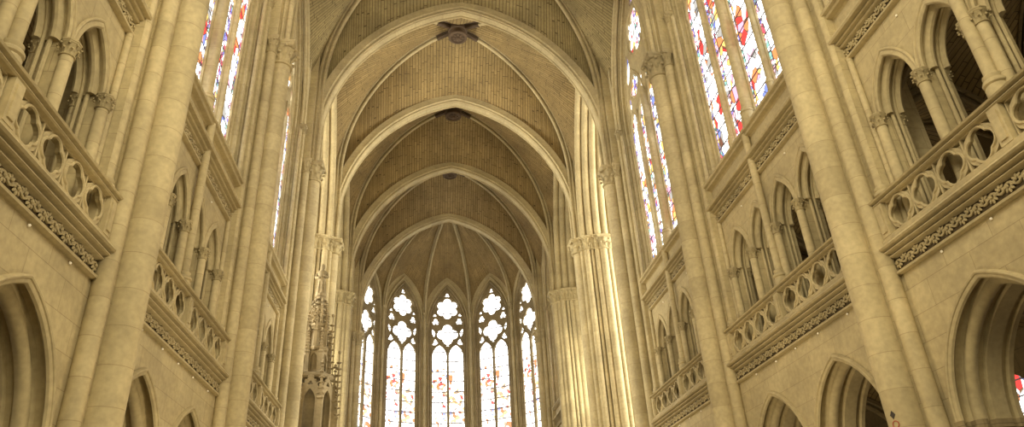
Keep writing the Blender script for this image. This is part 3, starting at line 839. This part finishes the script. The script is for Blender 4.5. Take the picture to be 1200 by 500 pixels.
# diagonal ribs: a pair of crossing ribs per bay, each half running from a capital to the boss
DN = {('P', 'A'): 'nearest bay', ('A', 'B'): 'second bay', ('B', 'C'): 'bay before the crossing', ('C', 'D'): 'crossing', ('D', 'E'): 'first chancel bay', ('E', 'F'): 'bay before the apse'}
rp = {}
for (a, b), nm in DN.items():
    yc = (Y[a] + Y[b]) / 2
    for sx, sy, w in ((1, -1, 'near right'), (-1, -1, 'near left'), (1, 1, 'far right'), (-1, 1, 'far left')):
        if (sx, sy) not in rp:
            t = thing('diagonal_rib', None, 'rib', (0, 0, ZBOSS))
            bm = bmesh.new(); half_rib(bm, (sx * 7.0, sy * 3.8), (0, 0), 23.9, ZBOSS - .02, rib_profile(1.0, .02), n=26, z0=ZCAP); finish('rib_moulding', bm, M['drum'], t, smooth=True)
            # sooty sleeve where the rib meets the boss
            bm = bmesh.new(); c0 = Vector((sx * 7.0, sy * 3.8)); Ld = c0.length; d = -c0 / Ld; nr = Vector((d.y, -d.x)); P = []
            for i in range(7):
                f = .15 * (1 - i / 6) + .03; P.append((Ld * (1 - f), archz(f, Ld, 23.9, ZBOSS - .02)))
            sweep(bm, P, [(q * 1.1 - .03, r * 1.2) for q, r in rib_profile(1.0, .02)], lambda p, q, bb: (c0.x + d.x * p + nr.x * bb, c0.y + d.y * p + nr.y * bb, q))
            s_ = finish('painted_rib_end', bm, M['boss'], t, smooth=True); s_['label'] = 'dark painted rib end beside the boss'
            rp[(sx, sy)] = t; o = t; o['group'] = 'diagonal ribs of the high vault'
        else: o = copy_tree(rp[(sx, sy)])
        o.location = (0, yc, ZBOSS); o['label'] = f'{w} diagonal rib of the {nm} vault'
# bosses
proto = None
for (a, b), nm in DN.items():
    if (a, b) in (('P', 'A'), ('A', 'B'), ('B', 'C')) : continue
    if proto is None:
        t = thing('roof_boss', None, 'boss', (0, 0, ZBOSS))
        bm = bmesh.new(); lathe(bm, 0, 0, [(.56, ZBOSS - .05), (.58, ZBOSS - .42), (.52, ZBOSS - .48), (.50, ZBOSS - .70), (.58, ZBOSS - .75), (.56, ZBOSS - .86), (.44, ZBOSS - .90), (.40, ZBOSS - .82), (.2, ZBOSS - .82)], 24)
        finish('drum', bm, M['boss'], t, smooth=True)
        bm = bmesh.new(); ball(bm, (0, 0, ZBOSS - .88), .15, seg=10)
        for k in range(8): ball(bm, (.22 * math.cos(k * PI / 4), .22 * math.sin(k * PI / 4), ZBOSS - .84), .10, 1.3, .8, .6, 8, Matrix.Rotation(k * PI / 4, 3, 'Z'))
        finish('rosette', bm, M['boss'], t, smooth=True)
        proto = t; o = t; o['group'] = 'dark roof bosses'
    else: o = copy_tree(proto)
    o.location = (0, (Y[a] + Y[b]) / 2, ZBOSS); o['label'] = f'round dark carved roof boss at the centre of the {nm} vault'
# wall ribs over the clerestory windows
wr = None
for rot, side in SIDES:
    for key, bay in BAYS:
        if wr is None:
            t = thing('wall_rib', None, 'rib', (7.5, 0, 21))
            bm = bmesh.new(); sweep(bm, arch(0, 3.30, 21.0, 27.8, n=20), circ(.115, .0, 7.52, 10), YZ); sweep(bm, arch(0, 3.12, 21.0, 27.6, n=20), circ(.07, .0, 7.58, 8), YZ)
            finish('rib_moulding', bm, M['carved'], t, smooth=True); wr = Kit(t)
        wr.place(rot, (0, Y[key] + 4, 0), f'slim wall rib arching over the tall window, {bay} of the {side} wall', 'wall ribs')

# ------------------------------------------------------------------ apse
YC = 50.35; RA = 7.7; RF = RA * math.cos(math.radians(15)); FW = RA * math.sin(math.radians(15))
KEY = Vector((0, 52.75, 30.6))
ANG = [0, 30, -30, 60, -60]
AW = 1.40; ANAME = {0: 'central', 30: 'right of centre', -30: 'left of centre', 60: 'far right', -60: 'far left'}
def apse_wall(bm):
    plate(bm, [(-FW - .05, 0), (FW + .05, 0), (FW + .05, 27.2), (-FW - .05, 27.2)], [arch(0, AW + .18, 21.6, 25.45, z0=9, n=16)], RF, RF + .9)
def apse_window_parts(t):
    op = arch(0, AW, 21.6, 25.1, z0=9.02, n=18)
    bm = bmesh.new(); uvl = bm.loops.layers.uv.new('UVMap')
    f = bm.faces.new([bm.verts.new((RF + .32, y, z)) for y, z in arch(0, AW + .1, 21.6, 25.2, z0=9.02, n=12)])
    for lp in f.loops: lp[uvl].uv = ((lp.vert.co.y + AW) / AW, lp.vert.co.z)
    bmesh.ops.triangulate(bm, faces=bm.faces); finish('glass', bm, M['glass_apse'], t, recalc=False)
    holes = [arch(s * .70, .60, 19.15, 20.15, z0=9.1, n=9) for s in (-1, 1)]
    holes.append(foil(0, 21.08, 4, .48, .42, seg=9)); holes.append(foil(0, 23.42, 6, .60, .345, seg=8))
    for s in (-1, 1):
        holes.append(foil(s * 1.02, 22.22, 3, .15, .16, ph=PI / 2, seg=6))
        holes.append([(s * 1.02, 21.25), (s * 1.32, 21.62), (s * 1.32, 21.20), (s * 1.14, 20.85)])
        holes.append([(s * .80, 20.36), (s * 1.05, 20.72), (s * 1.30, 20.20), (s * 1.02, 20.14)])
        holes.append(foil(s * 1.08, 22.82, 3, .07, .075, seg=4))
    holes.append(foil(0, 20.12, 3, .06, .065, seg=4)); holes.append(foil(0, 24.66, 3, .10, .10, seg=5))
    bm = bmesh.new(); plate(bm, op, holes, RF + .16, RF + .28)
    for z, n in ((21.08, .96), (23.42, 1.0)):
        sweep(bm, [(y, z + q) for y, q in ring_path(n, 26)], circ(.04, 0, RF + .15, 6), YZ, closed=True)
    for s in (-1, 1): sweep(bm, arch(s * .70, .64, 19.15, 20.22, n=9), circ(.045, 0, RF + .15, 6), YZ)
    finish('tracery', bm, M['grey_stone'], t)
    bm = bmesh.new(); cylinder(bm, RF + .13, 0, .085, 9, 19.7, 12); finish('mullion', bm, M['grey_stone'], t, smooth=True)
    bm = bmesh.new()
    sweep(bm, arch(0, AW, 21.6, 25.1, z0=9.0, n=18), [(0, RF + .3), (0, RF + .12), (.06, RF + .06), (.12, RF + .10), (.16, RF + .04), (.18, RF - .06), (.26, RF - .10), (.33, RF - .06), (.36, RF + .02), (.36, RF + .3)], YZ)
    finish('jamb_moulding', bm, M['grey_stone'], t, smooth=True)
    bm = bmesh.new(); sweep(bm, arch(0, AW + .36, 21.9, 25.95, n=18), circ(.07, 0, RF - .05, 8), YZ); finish('hood_mould', bm, M['carved'], t, smooth=True)
aw_me = None; ak = None
for th in ANG:
    rot = math.radians(90 - th)
    if aw_me is None:
        bm = bmesh.new(); apse_wall(bm); o = finish('wall_apse', bm, M['ashlar']); aw_me = o.data
        t = thing('window_x', None, None, (RF, 0, 9)); del t['category']; t['kind'] = 'structure'; apse_window_parts(t); ak = Kit(t)
    else: o = bpy.data.objects.new('wall_apse', aw_me); COL.objects.link(o)
    o['kind'] = 'structure'; o['org'] = (0, 0, 0); put(o, rot, (0, YC, 0))
    w = ak.place(rot, (0, YC, 0)); wcount += 1; w.name = f'window_{wcount}'; w['label'] = f'{ANAME[th]} two-light window of the apse with cusped foils above'
# vertex shafts of the apse
vk = None
VN = {-75: 'beside the far left window', -45: 'between the far left window and its neighbour', -15: 'left of the central window', 15: 'right of the central window', 45: 'between the far right window and its neighbour', 75: 'beside the far right window'}
for a in (-75, -45, -15, 15, 45, 75):
    if vk is None:
        t = thing('apse_shaft', None, 'shaft', (RA - .1, 0, 0))
        shaft_obj(t, 'shaft', RA - .14, 0, .12, .6, 22.45, 14); capital_obj(t, RA - .14, 0, .12, 22.4, .5, 'capital', True, 6); base_obj(t, RA - .14, 0, .12, 0, .6)
        for s in (-1, 1):
            shaft_obj(t, 'side_shaft', RA - .06, s * .21, .075, .6, 21.5, 12); capital_obj(t, RA - .06, s * .21, .075, 21.45, .4, 'side_capital', True, 6); base_obj(t, RA - .06, s * .21, .075, 0, .6, 'side_base')
        vk = Kit(t)
    vk.place(math.radians(90 - a), (0, YC, 0), f'slender shaft {VN[a]} in the apse', 'apse shafts')
# apse ribs and webs
def vtx(a, r=RA - .12): return Vector((r * math.sin(math.radians(a)), YC + r * math.cos(math.radians(a))))
ZAS = 22.9
for a in (-75, -45, -15, 15, 45, 75):
    t = thing('apse_rib', f'converging apse vault rib rising from the shaft {VN[a]}', 'rib', (0, 0, 0), 'apse vault ribs')
    bm = bmesh.new(); half_rib(bm, vtx(a), (KEY.x, KEY.y), ZAS, KEY.z - .05, rib_profile(.8, .02), n=20); finish('rib_moulding', bm, M['drum'], t, smooth=True)
bm = bmesh.new(); uvl = bm.loops.layers.uv.new('UVMap')
n = 16; F = [math.cos(i / n * PI / 2) for i in range(n + 1)]
for th in ANG:
    for s in (-1, 1):
        va = vtx(th + s * 15, RA); Lr = (va - Vector((KEY.x, KEY.y))).length
        D = []; Wl = []
        mid = Vector((RF * math.sin(math.radians(th)), YC + RF * math.cos(math.radians(th))))
        for f in F:
            p = Vector((KEY.x, KEY.y)) + (va - Vector((KEY.x, KEY.y))) * f; D.append(Vector((p.x, p.y, archz(f, Lr, ZAS, KEY.z + .15))))
            q = mid + (va - mid) * f; Wl.append(Vector((q.x, q.y, archz(f, FW, ZAS - .2, 26.3) if f < .999 else ZAS)))
        m = 10; P, U = [], []; sl = 0
        for i in range(n + 1):
            row, ur = [], []
            if i: sl += (D[i] - D[i - 1]).length * .5 + (Wl[i] - Wl[i - 1]).length * .5
            for j in range(m + 1):
                t_ = j / m; p = Wl[i].lerp(D[i], t_); p.z += .35 * 4 * t_ * (1 - t_) * (1 - F[i]) ; row.append(p); ur.append((t_ * 4, sl))
            P.append(row); U.append(ur)
        grid_mesh(bm, uvl, P, U)
o = finish('ceiling_apse', bm, M['web_ochre'], recalc=False); o['kind'] = 'structure'
t = thing('roof_boss', 'small dark boss where the apse ribs meet behind the last arch', 'boss', (0, 0, 0))
bm = bmesh.new(); lathe(bm, KEY.x, KEY.y, [(.30, KEY.z + .1), (.32, KEY.z - .35), (.26, KEY.z - .42), (.1, KEY.z - .44)], 18); finish('drum', bm, M['boss'], t, smooth=True)
# closing slab above everything so no daylight enters over the vaults
bm = bmesh.new(); box(bm, -20, 20, -6, 60, 34.5, 34.9); o = struct('ceiling_roof', bm, 'grey_stone')
for s, side in ((1, 'right'), (-1, 'left')):
    bm = bmesh.new(); X = lambda a, b: (min(s * a, s * b), max(s * a, s * b))
    box(bm, *X(7.9, 8.6), -4, Y['C'] - .6, 31, 34.6); box(bm, *X(7.9, 8.6), Y['E'], 60, 27, 34.6); struct('wall_attic_' + side, bm, 'grey_stone')
bm = bmesh.new(); box(bm, -8.6, 8.6, 59.2, 59.6, 0, 34.6); struct('wall_attic_apse', bm, 'grey_stone')

# ------------------------------------------------------------------ small aisle glass seen through the arcade
for rot, side in SIDES:
    for key, bay in BAYS[:3]:
        for nm, x, pts in (('aisle', 13.2, [(-.9, 1.9), (.9, 1.9), (.9, 5.8), (-.9, 5.8)]), ('gallery', 12.57, ring_path0(.34, -.25, 10.55))):
            bm = bmesh.new(); uvl = bm.loops.layers.uv.new('UVMap')
            f = bm.faces.new([bm.verts.new((x, y, z)) for y, z in pts])
            for lp, (p, q) in zip(f.loops, pts): lp[uvl].uv = (p * .9 + .5, q)
            wcount += 1; o = finish(f'window_{wcount}', bm, M['glass_rose'], recalc=False); o['kind'] = 'structure'; o['org'] = (0, 0, 0)
            put(o, rot, (0, Y[key] + 4, 0)); o['label'] = f'small {nm} window of the {bay}, {side} side'

# marks on the second right-hand pier
LOZ = (math.radians(-162.5), 4.02, math.radians(-160.5), 3.85)
def on_shaft(ang, z):   # a small frame wrapped on the great shaft of the second right-hand pier
    def fn(p, q, b):
        t = ang + p / .32; r = .32 + b
        return (6.98 + r * math.cos(t), 12.2 + r * math.sin(t), z + q)
    return fn
LA, LZ, RA_, RZ = LOZ
t = thing('lozenge_mark', 'small dark lozenge on the great shaft at the lower right', 'mark', (6.98, 12.2, LZ))
bm = bmesh.new(); plate(bm, [(.055, 0), (0, .075), (-.055, 0), (0, -.075)], [], -.004, .008, on_shaft(LA, LZ)); finish('lozenge', bm, M['dark_mark'], t); t.location = (6.98, 12.2, LZ)
t = thing('round_mark', 'small red ring just under the dark lozenge on the great shaft', 'mark', (6.98, 12.2, RZ))
bm = bmesh.new(); sweep(bm, ring_path(.06, 20), circ(.010, 0, .004, 6), on_shaft(RA_, RZ), closed=True); finish('ring', bm, M['red_mark'], t); t.location = (6.98, 12.2, RZ)

# ------------------------------------------------------------------ carved spire canopy before the left crossing pier
CX, CY_ = -7.12, 34.0
def hexpts(r, ph=0): return [(CX + r * math.cos(ph + k * PI / 3), CY_ + r * math.sin(ph + k * PI / 3)) for k in range(6)]
def pinnacle(bm, x, y, z0, z1, w, crockets=5):
    """square shaft with gabled top and a crocketed spirelet"""
    hz = z0 + (z1 - z0) * .45
    lathe(bm, x, y, [(w, z0), (w, z0 + .05), (w * .8, z0 + .08), (w * .8, hz - .06), (w * 1.15, hz), (w * 1.15, hz + .04), (w * .75, hz + .08), (.012, z1 - .08)], 4, PI / 4)
    ball(bm, (x, y, z1 - .05), w * .42, seg=6); ball(bm, (x, y, z1 - .14), w * .55, 1.3, 1.3, .4, 6)
    for k in range(crockets):
        t = (k + .5) / crockets; z = hz + .1 + (z1 - .2 - hz - .1) * t; r = w * .75 * (1 - t) + .02
        for q in range(4):
            a = PI / 4 + q * PI / 2
            ball(bm, (x + (r + .01) * math.cos(a), y + (r + .01) * math.sin(a), z), w * .26, 1.2, 1.2, .7, 5)
can = thing('spired_canopy', 'tall carved canopy of pinnacles tapering to a slim spire, left of the apse', 'canopy', (CX, CY_, 0))
can.location = (CX, CY_, 0)
bm = bmesh.new(); lathe(bm, CX, CY_, [(1.0, 0), (1.0, .6), (.85, .8), (.78, 7.9), (.95, 8.2)], 6); finish('column', bm, M['spire'], can)
# lower tabernacle: six gabled niches
bm = bmesh.new()
lathe(bm, CX, CY_, [(.95, 8.15), (1.0, 8.3), (.95, 8.4), (.62, 8.45), (.60, 10.75), (.9, 10.8), (.98, 10.9), (.98, 11.02), (.86, 11.08), (.6, 11.12)], 6)
finish('tabernacle_core', bm, M['spire'], can)
for k in range(6):
    a = k * PI / 3 + PI / 6; c = Vector((CX + .80 * math.cos(a), CY_ + .80 * math.sin(a))); tdir = Vector((-math.sin(a), math.cos(a)))
    bm = bmesh.new(); fn = lambda p, q, b: (c.x + tdir.x * p + math.cos(a) * b, c.y + tdir.y * p + math.sin(a) * b, q)
    plate(bm, [(-.40, 8.4), (.40, 8.4), (.40, 10.3), (0, 10.98), (-.40, 10.3)], [arch(0, .26, 9.7, 10.25, z0=8.5, n=7), foil(0, 10.5, 3, .06, .06, seg=4)], -.06, .06, fn)
    for s in (-1, 1):
        for j in range(4):
            p_ = s * .42 * (1 - j / 4); q_ = 10.32 + .66 * j / 4; ball(bm, fn(p_, q_, .04), .055, seg=5)
    finish('gabled_niche', bm, M['spire'], can)
    if k != 0 or True:
        bm = bmesh.new(); x, y = CX + .98 * math.cos(k * PI / 3), CY_ + .98 * math.sin(k * PI / 3)
        pinnacle(bm, x, y, 8.3, 11.6, .19, 6); finish('pinnacle', bm, M['spire'], can)
# middle storey
bm = bmesh.new(); lathe(bm, CX, CY_, [(.55, 11.1), (.52, 12.1), (.66, 12.2), (.7, 12.3), (.66, 12.38), (.40, 12.45), (.36, 13.4), (.48, 13.5), (.5, 13.58), (.40, 13.64)], 6, PI / 6); finish('middle_stage', bm, M['spire'], can)
for k in range(6):
    a = k * PI / 3
    bm = bmesh.new(); pinnacle(bm, CX + .62 * math.cos(a), CY_ + .62 * math.sin(a), 11.1, 13.3, .155, 6); finish('pinnacle', bm, M['spire'], can)
    bm = bmesh.new(); c2 = Vector((CX + .50 * math.cos(a + PI / 6), CY_ + .50 * math.sin(a + PI / 6))); td = Vector((-math.sin(a + PI / 6), math.cos(a + PI / 6)))
    fn = lambda p, q, b: (c2.x + td.x * p + math.cos(a + PI / 6) * b, c2.y + td.y * p + math.sin(a + PI / 6) * b, q)
    plate(bm, [(-.24, 11.15), (.24, 11.15), (.24, 12.0), (0, 12.5), (-.24, 12.0)], [arch(0, .15, 11.75, 12.05, z0=11.22, n=5)], -.03, .05, fn); finish('gabled_niche', bm, M['spire'], can)
    bm = bmesh.new(); pinnacle(bm, CX + .50 * math.cos(a + PI / 6), CY_ + .50 * math.sin(a + PI / 6), 12.3, 14.3, .13, 5); finish('pinnacle', bm, M['spire'], can)
for k in range(6):
    a = k * PI / 3
    bm = bmesh.new(); pinnacle(bm, CX + .34 * math.cos(a), CY_ + .34 * math.sin(a), 13.3, 14.9, .11, 5); finish('pinnacle', bm, M['spire'], can)
# ringed spire
bm = bmesh.new()
prof = [(.34, 13.5)]; z = 13.6; r = .32
while z < 15.0:
    prof += [(r * .80, z), (r * .78, z + .14), (r * 1.15, z + .19), (r * 1.18, z + .24), (r * .85, z + .28)]; z += .28; r *= .94
prof += [(.16, 15.05), (.26, 15.12), (.27, 15.2), (.2, 15.24)]
lathe(bm, CX, CY_, prof, 12)
zz = 13.72; rr = .40
while zz < 15.0:
    for k in range(6): ball(bm, (CX + rr * math.cos(k * PI / 3), CY_ + rr * math.sin(k * PI / 3), zz), .075, 1, 1, 1.2, 6)
    zz += .28; rr *= .94
finish('spire', bm, M['spire'], can)
# robed figure on the spire
st = thing('statue', 'small robed stone figure standing on top of the carved canopy spire', 'statue', (CX, CY_, 15.2)); st.location = (CX, CY_, 15.2)
bm = bmesh.new()
lathe(bm, CX, CY_, [(.24, 15.22), (.25, 15.3), (.21, 15.6), (.19, 15.95), (.22, 16.25), (.25, 16.42), (.20, 16.52), (.085, 16.57), (.075, 16.62), (.11, 16.66), (.125, 16.75), (.11, 16.85), (.05, 16.91)], 14, 0, .8)
for s in (-1, 1):
    P = [Vector((CX + s * .23, CY_, 16.42)), Vector((CX + s * .31, CY_ - .06, 16.15)), Vector((CX + s * .14, CY_ - .22, 16.08 + .1 * (s > 0)))]
    for a, b in zip(P, P[1:]):
        d = (b - a); rot_ = d.to_track_quat('Z', 'Y').to_matrix().to_4x4()
        bmesh.ops.create_cone(bm, cap_ends=True, segments=8, radius1=.075, radius2=.055, depth=d.length, matrix=Matrix.Translation((a + b) / 2) @ rot_)
    ball(bm, P[2], .06, seg=6)
for k in range(9):   # robe folds
    a = 2 * PI * k / 9
    P = [(CX + .235 * math.cos(a), CY_ + .19 * math.sin(a), 15.25), (CX + .19 * math.cos(a), CY_ + .155 * math.sin(a), 15.95)]
    A_, B_ = Vector(P[0]), Vector(P[1]); d = B_ - A_
    bmesh.ops.create_cone(bm, cap_ends=True, segments=6, radius1=.045, radius2=.02, depth=d.length, matrix=Matrix.Translation((A_ + B_) / 2) @ d.to_track_quat('Z', 'Y').to_matrix().to_4x4())
finish('robed_body', bm, M['spire'], st, smooth=True)
# lesser pinnacles stepping down beside it
for (x, z0, z1, w, lab) in ((-6.42, 6, 14.1, .14, 'taller'), (-5.98, 6, 12.2, .12, 'lower')):
    t = thing('crocketed_pinnacle', f'{lab} knobbly crocketed pinnacle on the right of the carved canopy', 'pinnacle', (x, CY_, 0)); t.location = (x, CY_, 0)
    bm = bmesh.new(); lathe(bm, x, CY_, [(w * 1.6, 0), (w * 1.6, .4), (w * 1.1, .5), (w * 1.1, z0), (w, z1 - 3.2)], 4, PI / 4); finish('shaft', bm, M['spire'], t)
    bm = bmesh.new()
    zz = z1 - 3.2
    lathe(bm, x, CY_, [(w * 1.3, zz), (w * 1.3, zz + .08), (w * .8, zz + .12), (.02, z1)], 4, PI / 4)
    for j in range(9):
        tt = j / 9; z_ = zz + .2 + 2.8 * tt; r_ = w * .8 * (1 - tt) + .05
        for q in range(4):
            a = q * PI / 2; ball(bm, (x + r_ * math.cos(a), CY_ + r_ * math.sin(a), z_), .07, 1.2, 1.2, .6, 5)
            ball(bm, (x + r_ * .6 * math.cos(a), CY_ + r_ * .6 * math.sin(a), z_ - .03), .05, 1.2, 1.2, .6, 5)
    ball(bm, (x, CY_, z1), .09, seg=6); finish('spirelet', bm, M['spire'], t)

# ------------------------------------------------------------------ light
w = bpy.data.worlds.new('World'); S.world = w; w.use_nodes = True
bg = w.node_tree.nodes['Background']; bg.inputs[0].default_value = (1.0, .80, .46, 1); bg.inputs[1].default_value = .17
def area(name, loc, target, size, sizey, power, col):
    l = bpy.data.lights.new(name, 'AREA'); l.shape = 'RECTANGLE'; l.size = size; l.size_y = sizey; l.energy = power; l.color = col
    o = bpy.data.objects.new(name, l); COL.objects.link(o); o.location = loc
    o.rotation_euler = (Vector(target) - Vector(loc)).to_track_quat('-Z', 'Y').to_euler(); return o
# unseen fill lamp added behind the viewer, standing in for a west window
area('west_fill_light', (0, -5.5, 16), (0, 30, 16), 12, 18, 1250, (1, .86, .56))
# warm lamps at floor level along the nave
for y in (14, 30): area('nave_lamp_light', (0, y, .5), (0, y + 4, 20), 3, 3, 350, (1, .80, .48))

# lamps added to model the shafts, standing in for windows behind the viewer
for sx in (-1, 1): area('rear_fill_light', (sx * 7.6, -1, 20), (-sx * 7, 16, 13), 6, 12, 1500, (1, .90, .66))
# faint unseen lamps added near the gallery floors to brighten their vaults
for sx in (-1, 1):
    for y in (8.2, 16.2): area('gallery_fill_light', (sx * 11.2, y, 7.5), (sx * 9.6, y, 11), 1.2, 5, 26, (1, .86, .6))
# daylight of the great transept windows, just inside their glass
for sx in (-1, 1): area('transept_window_light', (sx * 17.5, 31.5, 17), (0, 33, 17), 6, 14, 3700, (1, .95, .80))

for sx in (-1, 1): area('chancel_fill_light', (sx * 9.2, 40.2, 15), (0, 42, 17), 4.5, 10, 650, (1, .93, .74))  # unseen lamps added to brighten the chancel piers; the recess has no window

# ------------------------------------------------------------------ camera
f_, pit, yaw, rol = 818.704, math.radians(28.17309), math.radians(7.81422), math.radians(-3.37870)
cy_, sy_, cp, sp_ = math.cos(yaw), math.sin(yaw), math.cos(pit), math.sin(pit)
Fv = Vector((sy_ * cp, cy_ * cp, sp_)); Rv = Vector((cy_, -sy_, 0)); Uv = Rv.cross(Fv)
c, s = math.cos(rol), math.sin(rol); R2 = c * Rv + s * Uv; U2 = -s * Rv + c * Uv
cam = bpy.data.cameras.new('Camera'); co = bpy.data.objects.new('Camera', cam); COL.objects.link(co)
cam.sensor_width = 36; cam.lens = f_ / 1200 * 36; cam.clip_end = 300; cam.clip_start = .05
m = Matrix((R2, U2, -Fv)).transposed().to_4x4(); m.translation = Vector((-1.752, 0, 1.6)); co.matrix_world = m
S.camera = co
vs_ = S.view_settings
S.display_settings.display_device = 'sRGB'
vs_.view_transform = 'Standard'; vs_.look = 'None'; vs_.gamma = 1; vs_.exposure = 0.84; vs_.use_curve_mapping = False
try:
    S.cycles.use_denoising = True; S.cycles.denoiser = 'OPENIMAGEDENOISE'
    S.cycles.max_bounces = 8; S.cycles.diffuse_bounces = 5
except Exception: pass
for o in list(bpy.data.objects):
    if 'org' in o: del o['org']
